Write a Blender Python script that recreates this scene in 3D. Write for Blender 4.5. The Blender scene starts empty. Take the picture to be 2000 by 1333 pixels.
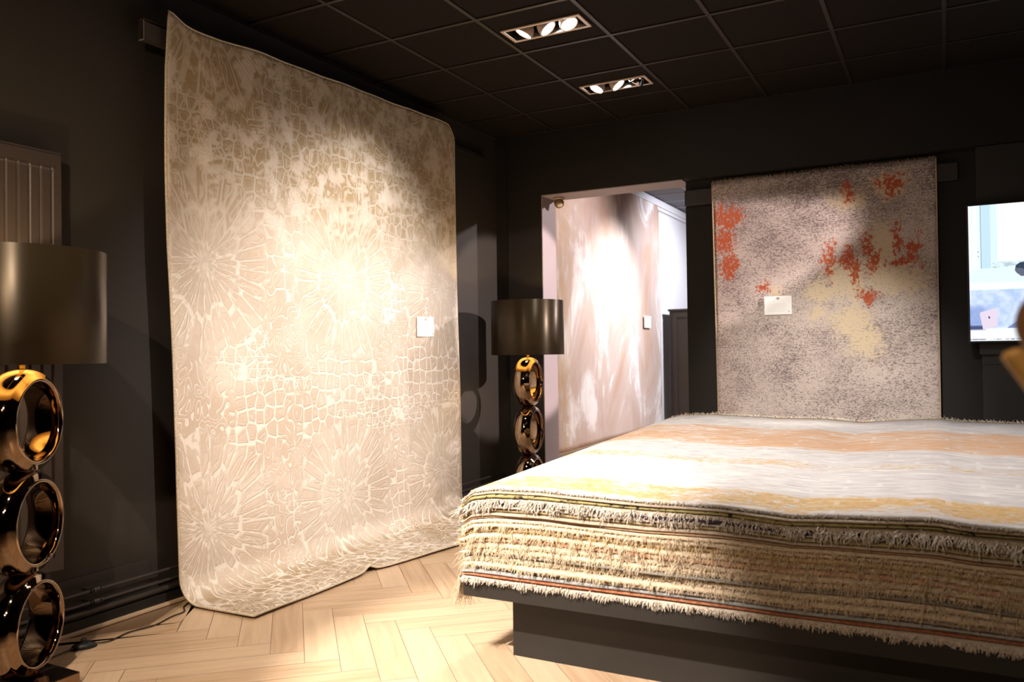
import bpy, math, random
import numpy as np
from mathutils import Vector, Matrix
random.seed(7)
rng = np.random.default_rng(11)
PI = math.pi
C = bpy.context.scene.collection
H = 1.26                      # eye height of the photographer above the floor
CEIL = 3.1885                 # ceiling height
XL, YB = -3.57, 6.44          # left wall plane, front face of the back wall

# ------------------------------------------------------------------ camera
yaw, pitch, roll = 0.487658688, 0.0138220906, -0.0132930569
cy, sy, cp, sp, cr, sr = math.cos(yaw), math.sin(yaw), math.cos(pitch), math.sin(pitch), math.cos(roll), math.sin(roll)
r0 = Vector((cy, sy, 0)); f0 = Vector((-sy*cp, cy*cp, sp)); u0 = r0.cross(f0)
r1 = cr*r0 + sr*u0; u1 = -sr*r0 + cr*u0
cam_d = bpy.data.cameras.new('camera'); cam = bpy.data.objects.new('camera', cam_d); C.objects.link(cam)
M = Matrix((r1, u1, -f0)).transposed().to_4x4(); M.translation = Vector((0, 0, H))
cam.matrix_world = M
cam_d.sensor_width = 36.0; cam_d.lens = 36.0*1594.607/2000.0
cam_d.clip_start = 0.05; cam_d.clip_end = 60
cam_d.dof.use_dof = True; cam_d.dof.focus_distance = 4.6; cam_d.dof.aperture_fstop = 2.8
bpy.context.scene.camera = cam
sc = bpy.context.scene
sc.view_settings.view_transform = 'Standard'; sc.view_settings.look = 'None'
sc.view_settings.gamma = 1; sc.view_settings.use_curve_mapping = False
sc.view_settings.exposure = 0.0

# ------------------------------------------------------------------ light
w = bpy.data.worlds.new('world'); sc.world = w; w.use_nodes = True
w.node_tree.nodes['Background'].inputs[0].default_value = (1.0, 0.86, 0.74, 1)
w.node_tree.nodes['Background'].inputs[1].default_value = 0.005

WARM = (1.0, 0.77, 0.56); NEUT = (1.0, 0.93, 0.86); COOL = (0.90, 0.90, 1.0)
def spot(name, loc, target, power, angle, blend=0.5, col=WARM, radius=0.035, parent=None):
    d = bpy.data.lights.new(name, 'SPOT'); d.energy = power; d.spot_size = math.radians(angle)
    d.spot_blend = blend; d.color = col; d.shadow_soft_size = radius
    o = bpy.data.objects.new(name, d); C.objects.link(o)
    v = Vector(target) - Vector(loc)
    o.location = loc; o.rotation_euler = v.to_track_quat('-Z', 'Y').to_euler()
    return o
LZ = CEIL - 0.03
# heads of the two fixtures in view
spot('spot_lamp', (-2.26, 4.38, LZ), (-3.45, 4.36, 1.45), 140, 80, 1.0, (1.0, 0.94, 0.90))
spot('spot_lamp', (-2.05, 4.36, LZ), (-0.9, 3.9, 0.8), 130, 80, 0.8, NEUT)
spot('spot_lamp', (-1.90, 4.34, LZ), (-1.4, 2.9, 0.3), 110, 70, 0.8, NEUT)
spot('spot_lamp', (-2.26, 5.55, LZ), (-3.0, 5.0, 0.3), 30, 90, 0.9, NEUT)
spot('spot_lamp', (-2.05, 5.55, LZ), (-1.0, 4.9, 0.8), 105, 80, 0.8, NEUT)
# fixtures of the same rows out of view, and one added spot at the end
spot('spot_lamp', (-0.6, 3.4, LZ), (-0.85, 6.5, 0.75), 600, 36, 0.9, NEUT)
spot('spot_lamp', (2.9, 5.6, LZ), (-3.57, 6.38, 1.42), 2900, 15.5, 0.2, (1.0, 0.84, 0.80))
spot('spot_lamp', (0.33, 3.3, LZ), (-3.45, 4.05, 1.10), 980, 47, 1.0, (1.0, 0.90, 0.83))
spot('spot_lamp', (-2.07, 0.8, LZ), (-2.6, 3.0, 0.0), 250, 62, 0.8, (1.0, 0.84, 0.70))
spot('spot_lamp', (-2.4, 0.2, LZ), (-1.64, 2.85, 0.34), 1750, 30, 0.6, (1.0, 0.89, 0.80))
spot('spot_lamp', (-0.3, 3.3, LZ), (-0.1, 4.3, 0.8), 190, 90, 0.8, (1.0, 0.95, 0.92))
spot('spot_lamp', (-0.9, -0.8, LZ), (-3.5, 2.3, 1.1), 330, 58, 0.8, WARM)
spot('spot_lamp', (-0.9, -1.4, LZ), (-1.6, 3.4, 0.8), 200, 66, 0.9, WARM)
spot('spot_lamp', (-0.3, -0.5, LZ), (0.16, 1.07, 1.25), 60, 26, 0.6, WARM)  # added lamp, no known fixture; only brightens the amber rod at the right
# room behind the opening
spot('spot_lamp', (-1.9, 8.6, LZ), (-3.2, 8.4, 1.35), 270, 76, 0.8, (1.0, 0.95, 0.95))
spot('spot_lamp', (-1.2, 9.8, LZ), (-3.2, 10.4, 1.2), 440, 110, 0.8, COOL)
spot('spot_lamp', (-0.9, 8.0, LZ), (-3.1, 6.8, 1.5), 330, 100, 0.8, (1.0, 0.86, 0.86))

# ------------------------------------------------------------------ node helper
class NT:
    def __init__(s, name, rough=0.8, metal=0.0, spec=0.5):
        s.m = bpy.data.materials.new(name); s.m.use_nodes = True; s.t = s.m.node_tree
        s.b = s.t.nodes['Principled BSDF']; s.b.inputs['Roughness'].default_value = rough
        s.b.inputs['Metallic'].default_value = metal; s.b.inputs['Specular IOR Level'].default_value = spec
    def lk(s, a, inp):
        if isinstance(a, bpy.types.NodeSocket): s.t.links.new(a, inp)
        elif isinstance(a, (tuple, list)):
            inp.default_value = tuple(a) + (1,) if len(inp.default_value) == 4 and len(a) == 3 else a
        else: inp.default_value = a
    def math(s, op, a, b=0.0, c=0.0, clamp=False):
        n = s.t.nodes.new('ShaderNodeMath'); n.operation = op; n.use_clamp = clamp
        s.lk(a, n.inputs[0]); s.lk(b, n.inputs[1]); s.lk(c, n.inputs[2]); return n.outputs[0]
    def pos(s):
        return s.t.nodes.new('ShaderNodeNewGeometry').outputs['Position']
    def uv(s):
        n = s.t.nodes.new('ShaderNodeUVMap'); n.uv_map = 'UVMap'; return n.outputs[0]
    def sep(s, v):
        n = s.t.nodes.new('ShaderNodeSeparateXYZ'); s.lk(v, n.inputs[0]); return n.outputs
    def comb(s, x, y, z=0.0):
        n = s.t.nodes.new('ShaderNodeCombineXYZ'); s.lk(x, n.inputs[0]); s.lk(y, n.inputs[1]); s.lk(z, n.inputs[2]); return n.outputs[0]
    def vmul(s, v, k):
        n = s.t.nodes.new('ShaderNodeVectorMath'); n.operation = 'MULTIPLY'; s.lk(v, n.inputs[0]); n.inputs[1].default_value = k; return n.outputs[0]
    def noise(s, v, scale=5, detail=4, rough=0.55, dist=0.0, color=False):
        n = s.t.nodes.new('ShaderNodeTexNoise'); s.lk(v, n.inputs['Vector']); n.inputs['Scale'].default_value = scale
        n.inputs['Detail'].default_value = detail; n.inputs['Roughness'].default_value = rough; n.inputs['Distortion'].default_value = dist
        return n.outputs[1 if color else 0]
    def voro(s, v, scale=5, feature='DISTANCE_TO_EDGE', rand=1.0):
        n = s.t.nodes.new('ShaderNodeTexVoronoi'); n.feature = feature; s.lk(v, n.inputs['Vector']); n.inputs['Scale'].default_value = scale
        n.inputs['Randomness'].default_value = rand; return n.outputs['Distance']
    def step(s, v, lo, hi, a=0.0, b=1.0):
        n = s.t.nodes.new('ShaderNodeMapRange'); n.interpolation_type = 'SMOOTHSTEP'
        s.lk(v, n.inputs[0]); n.inputs[1].default_value = lo; n.inputs[2].default_value = hi
        n.inputs[3].default_value = a; n.inputs[4].default_value = b; return n.outputs[0]
    def mix(s, f, a, b):
        n = s.t.nodes.new('ShaderNodeMix'); n.data_type = 'RGBA'; s.lk(f, n.inputs[0]); s.lk(a, n.inputs[6]); s.lk(b, n.inputs[7]); return n.outputs[2]
    def ramp(s, f, pts):
        n = s.t.nodes.new('ShaderNodeValToRGB'); s.lk(f, n.inputs[0]); e = n.color_ramp.elements
        e[0].position = pts[0][0]; e[0].color = tuple(pts[0][1]) + (1,)
        e[1].position = pts[-1][0]; e[1].color = tuple(pts[-1][1]) + (1,)
        for p, c in pts[1:-1]:
            x = e.new(p); x.color = tuple(c) + (1,)
        return n.outputs[0]
    def color(s, c): s.lk(c, s.b.inputs['Base Color']); return s
    def bump(s, h, strength=0.3, dist=0.01):
        n = s.t.nodes.new('ShaderNodeBump'); s.lk(h, n.inputs['Height']); n.inputs['Strength'].default_value = strength
        n.inputs['Distance'].default_value = dist; s.t.links.new(n.outputs[0], s.b.inputs['Normal']); return s

def plain(name, col, rough=0.7, metal=0.0, var=0.12, scale=20, spec=0.5, bump=0.0):
    n = NT(name, rough, metal, spec); p = n.pos(); k = n.noise(p, scale, 4)
    a = tuple(min(1, c*(1-var)) for c in col); b = tuple(min(1, c*(1+var)) for c in col)
    n.color(n.mix(k, a, b))
    if bump: n.bump(n.noise(p, scale*8, 3), bump, 0.003)
    return n.m
def glow(name, col, strength):
    m = bpy.data.materials.new(name); m.use_nodes = True; t = m.node_tree
    b = t.nodes['Principled BSDF']; b.inputs['Base Color'].default_value = (0.02, 0.02, 0.02, 1); b.inputs['Roughness'].default_value = 0.4
    b.inputs['Emission Color'].default_value = tuple(col) + (1,); b.inputs['Emission Strength'].default_value = strength
    return m

# ------------------------------------------------------------------ mesh helper
class MB:
    def __init__(s): s.v = []; s.f = []; s.uvs = None
    def add(s, v, f):
        o = len(s.v); s.v += [tuple(p) for p in v]; s.f += [tuple(i+o for i in q) for q in f]; return s
    def box(s, x0, x1, y0, y1, z0, z1):
        return s.add([(x0,y0,z0),(x1,y0,z0),(x1,y1,z0),(x0,y1,z0),(x0,y0,z1),(x1,y0,z1),(x1,y1,z1),(x0,y1,z1)],
                     [(0,3,2,1),(4,5,6,7),(0,1,5,4),(1,2,6,5),(2,3,7,6),(3,0,4,7)])
    def quad(s, a, b, c, d): return s.add([a,b,c,d], [(0,1,2,3)])
    def lathe(s, prof, n=48, mat=None, closed=False):
        v = []; f = []; k = len(prof)
        for i in range(n):
            a = 2*PI*i/n
            for r, z in prof:
                p = Vector((r*math.cos(a), r*math.sin(a), z)); v.append(mat @ p if mat else p)
        for i in range(n):
            j = (i+1) % n
            for q in range(k if closed else k-1):
                q2 = (q+1) % k
                f.append((i*k+q, j*k+q, j*k+q2, i*k+q2))
        return s.add(v, f)
    def tube(s, pts, r, n=10, cap=True):
        pts = [Vector(p) for p in pts]; v = []; f = []; up = Vector((0,0,1)); m = len(pts)
        for i, p in enumerate(pts):
            t = (pts[min(i+1, m-1)] - pts[max(i-1, 0)]).normalized()
            a = t.cross(up if abs(t.z) < 0.95 else Vector((1,0,0))).normalized(); b = a.cross(t)
            rr = r[i] if isinstance(r, (list, tuple)) else r
            for j in range(n):
                q = 2*PI*j/n; v.append(p + rr*(math.cos(q)*a + math.sin(q)*b))
        for i in range(m-1):
            for j in range(n):
                k = (j+1) % n; f.append((i*n+j, i*n+k, (i+1)*n+k, (i+1)*n+j))
        if cap: f.append(tuple(range(n-1, -1, -1))); f.append(tuple((m-1)*n+j for j in range(n)))
        return s.add(v, f)
    def obj(s, name, mat, parent=None, smooth=False, bevel=0.0, seg=2, local=False):
        me = bpy.data.meshes.new(name)
        v = s.v
        if parent is not None and not local:
            o = parent
            off = Vector((0,0,0))
            while o is not None: off += o.location; o = o.parent
            v = [(p[0]-off.x, p[1]-off.y, p[2]-off.z) for p in v]
        me.from_pydata(v, [], s.f); me.update()
        if s.uvs is not None:
            l = me.uv_layers.new(name='UVMap')
            vi = np.empty(len(me.loops), dtype=np.int32); me.loops.foreach_get('vertex_index', vi)
            l.data.foreach_set('uv', np.asarray(s.uvs, dtype=np.float32)[vi].ravel())
        if smooth: me.polygons.foreach_set('use_smooth', [True]*len(me.polygons))
        o = bpy.data.objects.new(name, me); C.objects.link(o)
        if mat: me.materials.append(mat)
        if parent is not None: o.parent = parent
        if bevel:
            b = o.modifiers.new('bevel', 'BEVEL'); b.width = bevel; b.segments = seg; b.limit_method = 'ANGLE'
        return o
def tag(o, label=None, cat=None, group=None, kind=None):
    for k, x in (('label', label), ('category', cat), ('group', group), ('kind', kind)):
        if x: o[k] = x
    return o
def thing(name, loc, label, cat, group=None, rz=0):
    o = bpy.data.objects.new(name, None); C.objects.link(o); o.location = loc; o.rotation_euler[2] = rz
    o.empty_display_size = 0.1
    return tag(o, label, cat, group)
def struct(name, mb, mat, **k):
    return tag(mb.obj(name, mat, **k), kind='structure')
def sheet(P, th, uv=None):
    """closed thin slab around a grid of points P[nu,nv,3]; thickness th goes against the normal"""
    nu, nv, _ = P.shape
    du = np.gradient(P, axis=0); dv = np.gradient(P, axis=1)
    N = np.cross(du, dv); N /= np.linalg.norm(N, axis=2, keepdims=True) + 1e-12
    Q = P - N*th; v = np.concatenate([P.reshape(-1, 3), Q.reshape(-1, 3)]); n = nu*nv; f = []
    ix = lambda i, j: i*nv + j
    for i in range(nu-1):
        for j in range(nv-1):
            a, b, c, d = ix(i,j), ix(i+1,j), ix(i+1,j+1), ix(i,j+1)
            f.append((a,b,c,d)); f.append((d+n,c+n,b+n,a+n))
    bd = [ix(i,0) for i in range(nu)] + [ix(nu-1,j) for j in range(1,nv)] + [ix(i,nv-1) for i in range(nu-2,-1,-1)] + [ix(0,j) for j in range(nv-2,0,-1)]
    for k in range(len(bd)):
        a, b = bd[k], bd[(k+1) % len(bd)]; f.append((b, a, a+n, b+n))
    m = MB(); m.v = [tuple(p) for p in v.tolist()]; m.f = f
    if uv is not None: m.uvs = np.concatenate([uv.reshape(-1,2)]*2)
    return m, [tuple(P.reshape(-1,3)[k] - N.reshape(-1,3)[k]*th/2) for k in bd]

# ------------------------------------------------------------------ materials
WALLC = (0.0165, 0.0140, 0.0125)
m_wall = plain('dark_wall_paint', WALLC, 0.62, var=0.10, scale=3, bump=0.12, spec=0.25)
m_tile = plain('dark_ceiling_tile', (0.0105, 0.0075, 0.0058), 0.9, var=0.2, scale=60, spec=0.15)
m_grid = plain('dark_ceiling_grid', (0.017, 0.012, 0.009), 0.45, var=0.1)
m_white = plain('white_wall_paint', (0.78, 0.78, 0.80), 0.8, var=0.02, scale=2)
m_jamb = plain('mauve_grey_paint', (0.30, 0.25, 0.26), 0.7, var=0.05, scale=3)
m_black = plain('matt_black', (0.012, 0.011, 0.010), 0.5, var=0.1)
m_pipe = plain('dark_gloss_paint', (0.055, 0.046, 0.041), 0.38, var=0.1)
m_rad = plain('radiator_enamel', (0.045, 0.034, 0.031), 0.42, var=0.06)
m_plat = plain('black_painted_wood', (0.015, 0.012, 0.009), 0.6, var=0.12, scale=8)
m_oak = plain('oak_strip', (0.62, 0.45, 0.30), 0.5, var=0.1, scale=15)
m_cord = plain('black_rubber', (0.010, 0.010, 0.010), 0.5)
m_trimring = plain('brushed_frame', (0.62, 0.50, 0.42), 0.42, metal=0.3, var=0.05)
m_chrome = plain('chrome', (0.75, 0.70, 0.68), 0.12, metal=1.0, var=0.02)

def mat_floor():
    n = NT('oak_herringbone', 0.42); u = n.uv(); s = n.sep(u)
    a = n.t.nodes.new('ShaderNodeAttribute'); a.attribute_name = 'plank'; rnd = n.sep(a.outputs['Vector'])
    v = n.comb(n.math('MULTIPLY', s[0], 2.0), n.math('MULTIPLY', s[1], 26.0), n.math('MULTIPLY', rnd[0], 37.0))
    g = n.noise(v, 1.0, 6, 0.6, 0.6)
    v2 = n.comb(n.math('MULTIPLY', s[0], 5.0), n.math('MULTIPLY', s[1], 140.0), rnd[1])
    g2 = n.noise(v2, 1.0, 3, 0.6)
    c = n.ramp(g, [(0.25, (0.38, 0.24, 0.135)), (0.5, (0.53, 0.37, 0.235)), (0.75, (0.63, 0.46, 0.31))])
    c = n.mix(n.math('MULTIPLY', g2, 0.25), c, (0.40, 0.25, 0.13))
    c = n.mix(n.step(rnd[1], 0, 1, 0.0, 0.45), c, (0.68, 0.52, 0.36))
    c = n.mix(rnd[2], c, (0.24, 0.155, 0.09))
    n.color(c).bump(g2, 0.08, 0.002); return n.m
m_floor = mat_floor()

def mat_rug_lattice():
    n = NT('carved_beige_pile', 0.85, spec=0.2); u0_ = n.uv()
    wob = n.noise(u0_, 3.0, 2, 0.5, color=True); ws = n.sep(wob); s0 = n.sep(u0_)
    U = n.math('ADD', s0[0], n.math('MULTIPLY', n.math('SUBTRACT', ws[0], 0.5), 0.025))
    V = n.math('ADD', s0[1], n.math('MULTIPLY', n.math('SUBTRACT', ws[1], 0.5), 0.025))
    # star bursts on a lattice
    PU, PV = 1.13, 1.40
    fu = n.math('SUBTRACT', n.math('FRACT', n.math('ADD', n.math('DIVIDE', n.math('SUBTRACT', U, 3.04), PU), 50.5)), 0.5)
    fv = n.math('SUBTRACT', n.math('FRACT', n.math('ADD', n.math('DIVIDE', n.math('SUBTRACT', V, 0.42), PV), 50.5)), 0.5)
    mu = n.math('MULTIPLY', fu, PU); mv = n.math('MULTIPLY', fv, PV)
    d = n.math('SQRT', n.math('ADD', n.math('MULTIPLY', mu, mu), n.math('MULTIPLY', n.math('MULTIPLY', mv, mv), 0.75)))
    a = n.math('ARCTAN2', mv, mu)
    def dline(x, wdt):            # 1 on a line of half width wdt where |x| small
        return n.step(n.math('ABSOLUTE', x), wdt*0.55, wdt*1.25, 1.0, 0.0)
    sp8 = n.math('SINE', n.math('MULTIPLY', a, 8.0)); sp16 = n.math('SINE', n.math('MULTIPLY', a, 16.0))
    L1 = dline(n.math('MULTIPLY', n.math('ADD', sp8, n.math('MULTIPLY', n.math('SINE', n.math('MULTIPLY', d, 44.0)), 0.22)), n.math('DIVIDE', d, 8.0)), 0.0060)
    L2 = dline(n.math('MULTIPLY', sp16, n.math('DIVIDE', d, 16.0)), 0.0030)
    star = n.math('ADD', d, n.math('MULTIPLY', n.math('ABSOLUTE', sp8), 0.05))
    L3 = dline(n.math('SUBTRACT', n.math('FRACT', n.math('MULTIPLY', star, 17.0)), 0.5), 0.11)
    L3 = n.math('MULTIPLY', L3, n.step(d, 0.05, 0.34, 0.9, 0.15))
    pv = n.comb(n.math('MULTIPLY', a, 16/PI), n.math('MULTIPLY', n.math('POWER', d, 0.7), 4.6))
    eb = n.voro(pv, 1.0, rand=0.45); pet = n.math('MAXIMUM', n.step(eb, 0.05, 0.12, 1.0, 0.0), n.math('MULTIPLY', dline(n.math('SUBTRACT', eb, 0.26), 0.04), 0.7))
    burst = n.math('MAXIMUM', n.math('MAXIMUM', n.math('MULTIPLY', L1, 0.8), n.math('MULTIPLY', pet, 0.9)), n.math('MULTIPLY', L3, 0.6))
    inb = n.step(n.math('ADD', d, n.math('MULTIPLY', n.math('SUBTRACT', ws[2], 0.5), 0.3)), 0.42, 0.48, 1.0, 0.0)
    # strap work between the bursts
    uv = n.comb(U, n.math('MULTIPLY', V, 0.85))
    e1 = n.voro(uv, 13.5, rand=0.5)
    c1 = n.step(e1, 0.055, 0.12, 1.0, 0.0)
    c2 = dline(n.math('SUBTRACT', e1, 0.22), 0.030)
    iso = dline(n.math('SUBTRACT', n.math('FRACT', n.math('MULTIPLY', n.noise(n.vmul(u0_, (1.25, 0.8, 1)), 7.5, 1, 0.5, 0.4), 12.0)), 0.5), 0.15)
    isom = n.step(n.noise(u0_, 2.3, 2, 0.5, 0.3), 0.53, 0.58)
    tri = lambda x, f: n.math('ABSOLUTE', n.math('SUBTRACT', n.math('FRACT', n.math('MULTIPLY', x, f)), 0.5))
    la = dline(n.math('SUBTRACT', tri(n.math('ADD', U, n.math('MULTIPLY', V, 0.58)), 6.0), 0.25), 0.035)
    lb = dline(n.math('SUBTRACT', tri(n.math('SUBTRACT', U, n.math('MULTIPLY', V, 0.58)), 6.0), 0.25), 0.035)
    lc = dline(n.math('SUBTRACT', tri(V, 7.0), 0.25), 0.03)
    straps = n.math('MAXIMUM', n.math('MAXIMUM', la, lb), lc)
    mask = n.step(n.noise(u0_, 1.9, 3, 0.5), 0.44, 0.58)
    strap = n.math('MAXIMUM', n.math('MAXIMUM', c1, n.math('MULTIPLY', c2, 0.7)), n.math('MULTIPLY', straps, mask))
    strap = n.math('ADD', n.math('MULTIPLY', strap, n.math('SUBTRACT', 1.0, isom)), n.math('MULTIPLY', iso, isom))
    line = n.math('ADD', n.math('MULTIPLY', burst, inb), n.math('MULTIPLY', strap, n.math('SUBTRACT', 1.0, inb)))
    # zones worn paler or mossier
    e3 = n.noise(n.vmul(u0_, (1, 0.8, 1)), 22.0, 4, 0.6)
    worn = n.step(n.noise(u0_, 1.3, 4, 0.6), 0.40, 0.66)
    moss_top = n.step(s0[1], 1.75, 2.45)
    moss_low = n.math('MULTIPLY', n.step(s0[1], 0.16, 0.0), n.step(n.noise(n.vmul(u0_, (1, 1.6, 1)), 9.0, 4, 0.65), 0.38, 0.52, 0.35, 0.85))
    moss = n.math('MAXIMUM', n.math('MULTIPLY', moss_top, n.step(n.noise(n.vmul(u0_, (1, 0.8, 1)), 7.0, 4, 0.65), 0.40, 0.52)), moss_low)
    fill = n.mix(worn, (0.53, 0.43, 0.345), (0.66, 0.58, 0.50))
    fill = n.mix(n.math('MULTIPLY', moss, 0.85), fill, (0.27, 0.185, 0.085))
    line = n.math('MULTIPLY', line, n.step(e3, 0.30, 0.55, 0.55, 1.0)); line = n.math('MULTIPLY', line, n.step(s0[1], 1.6, 2.5, 1.0, 0.55))
    c = n.mix(n.math('MULTIPLY', line, 0.8), fill, (0.80, 0.75, 0.68))
    edge = dline(n.math('SUBTRACT', line, 0.5), 0.30)
    c = n.mix(n.math('MULTIPLY', edge, 0.30), c, (0.36, 0.29, 0.20))
    fine = n.noise(n.vmul(u0_, (1, 3, 1)), 130, 2)
    c = n.mix(n.math('MULTIPLY', fine, 0.22), c, (0.38, 0.30, 0.21))
    n.color(c).bump(n.math('ADD', line, n.math('MULTIPLY', fine, 0.3)), 0.5, 0.006); return n.m
m_lattice = mat_rug_lattice()

def blobs(n, X, Z, lst):
    out = None
    for x, z, rx, rz in lst:
        dx = n.math('DIVIDE', n.math('SUBTRACT', X, x), rx); dz = n.math('DIVIDE', n.math('SUBTRACT', Z, z), rz)
        v = n.math('SUBTRACT', 1.0, n.math('ADD', n.math('MULTIPLY', dx, dx), n.math('MULTIPLY', dz, dz)))
        v = n.math('MAXIMUM', v, 0.0)
        out = v if out is None else n.math('MAXIMUM', out, v)
    return out
def mat_rug_distressed():
    n = NT('distressed_pile', 0.9, spec=0.15); p = n.pos(); s = n.sep(p); X, Z = s[0], n.math('SUBTRACT', s[2], H)
    wr = n.sep(n.noise(n.vmul(p, (1, 1, 0.7)), 11, 5, 0.8, color=True))
    X0_, X = X, n.math('ADD', X, n.math('MULTIPLY', n.math('SUBTRACT', wr[0], 0.5), 0.34)); Z = n.math('ADD', Z, n.math('MULTIPLY', n.math('SUBTRACT', wr[1], 0.5), 0.30))
    q = n.vmul(p, (0.9, 1.0, 2.2))
    sp1 = n.noise(q, 85, 4, 0.8); sp2 = n.noise(n.vmul(p, (1, 1, 5)), 22, 5, 0.7); big = n.noise(n.vmul(p, (1, 1, 1.6)), 2.6, 4, 0.6)
    c = n.mix(n.step(big, 0.38, 0.62), (0.56, 0.47, 0.43), (0.62, 0.53, 0.48))
    dens = n.math('ADD', n.math('MULTIPLY', big, -0.25), n.math('ADD', sp1, n.math('MULTIPLY', sp2, 0.35)))
    top = n.step(Z, 0.7, 1.35, 0.0, 0.05)
    c = n.mix(n.step(n.math('ADD', dens, top), 0.565, 0.61), c, (0.17, 0.135, 0.13))
    rag = n.noise(q, 34, 5, 0.85); rag2 = n.noise(n.vmul(p, (1, 1, 0.75)), 48, 5, 0.85)
    cream = blobs(n, X, Z, [(-0.40,0.70,0.17,0.36),(-0.30,0.48,0.30,0.16),(-0.60,0.20,0.22,0.20),(-0.52,0.05,0.20,0.20),(-0.82,0.42,0.20,0.12),
                            (-0.62,1.10,0.20,0.14),(-0.34,1.17,0.16,0.14),(-0.72,0.55,0.10,0.22),(-0.85,0.25,0.12,0.10),(-1.15,0.42,0.08,0.1),(-0.6,0.5,0.2,0.25)])
    c = n.mix(n.step(n.math('ADD', cream, n.math('MULTIPLY', n.math('SUBTRACT', rag, 0.5), 3.6)), 0.60, 0.70), c, (0.68, 0.55, 0.38))
    c = n.mix(n.math('MULTIPLY', n.step(sp1, 0.56, 0.60), n.step(cream, 0.0, 0.3, 0.0, 0.35)), c, (0.30, 0.22, 0.15))
    org = blobs(n, X, Z, [(-0.62,0.66,0.10,0.13),(-0.57,0.56,0.06,0.20),(-0.75,0.66,0.05,0.22),(-0.44,0.62,0.07,0.15),(-0.29,0.78,0.05,0.18),(-0.18,0.68,0.07,0.17),
                          (-0.49,0.37,0.12,0.07),(-0.27,0.60,0.1,0.06),(-0.33,1.18,0.13,0.13),(-0.62,1.16,0.08,0.14),(-1.24,0.47,0.06,0.10),(-0.50,0.75,0.03,0.16),
                          (-1.53,0.86,0.15,0.16),(-1.50,0.66,0.11,0.16),(-1.50,1.05,0.18,0.15)])
    c = n.mix(n.step(n.math('ADD', org, n.math('MULTIPLY', n.math('SUBTRACT', rag2, 0.5), 3.8)), 0.63, 0.73), c, (0.46, 0.085, 0.025))
    left = n.math('MULTIPLY', n.step(X0_, -1.63, -1.36, 1.0, 0.0), n.step(n.noise(n.vmul(p, (1,1,4)), 30, 4, 0.7), 0.56, 0.64))
    c = n.mix(n.math('MULTIPLY', left, 0.85), c, (0.40, 0.14, 0.06))
    blue = n.math('MULTIPLY', n.step(n.noise(n.vmul(p, (1,1,6)), 6, 5, 0.7), 0.62, 0.70), 0.6)
    c = n.mix(blue, c, (0.20, 0.19, 0.22))
    grain = n.noise(p, 260, 2)
    n.color(n.mix(n.math('MULTIPLY', grain, 0.2), c, (0.25, 0.2, 0.17))).bump(n.math('ADD', grain, sp1), 0.35, 0.004); return n.m
m_distress = mat_rug_distressed()

def mat_rug_marbled():
    n = NT('marbled_pile', 0.9, spec=0.15); p = n.pos(); s = n.sep(p)
    big = n.noise(n.vmul(p, (1, 0.95, 0.55)), 1.25, 6, 0.62, 0.9)
    st = n.noise(n.vmul(p, (1, 6.0, 0.6)), 2.2, 5, 0.65)
    c = n.ramp(big, [(0.34, (0.50, 0.34, 0.25)), (0.46, (0.56, 0.44, 0.38)), (0.53, (0.60, 0.50, 0.45)), (0.60, (0.86, 0.84, 0.82)), (0.72, (0.90, 0.89, 0.88))])
    c = n.mix(n.step(st, 0.52, 0.68, 0, 0.55), c, (0.46, 0.40, 0.40))
    gold = n.math('MULTIPLY', n.step(s[1], 7.5, 6.95), n.step(st, 0.42, 0.52))
    c = n.mix(n.math('MULTIPLY', gold, 0.7), c, (0.58, 0.40, 0.20))
    br = n.math('MULTIPLY', n.step(s[2], 2.55, 2.95), n.step(big, 0.60, 0.44))
    c = n.mix(n.math('MULTIPLY', br, 0.5), c, (0.42, 0.27, 0.20))
    f = n.noise(n.vmul(p, (1, 1, 2.5)), 90, 3)
    n.color(n.mix(n.math('MULTIPLY', f, 0.25), c, (0.5, 0.38, 0.32))).bump(f, 0.2, 0.004); return n.m
m_marble = mat_rug_marbled()

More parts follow.
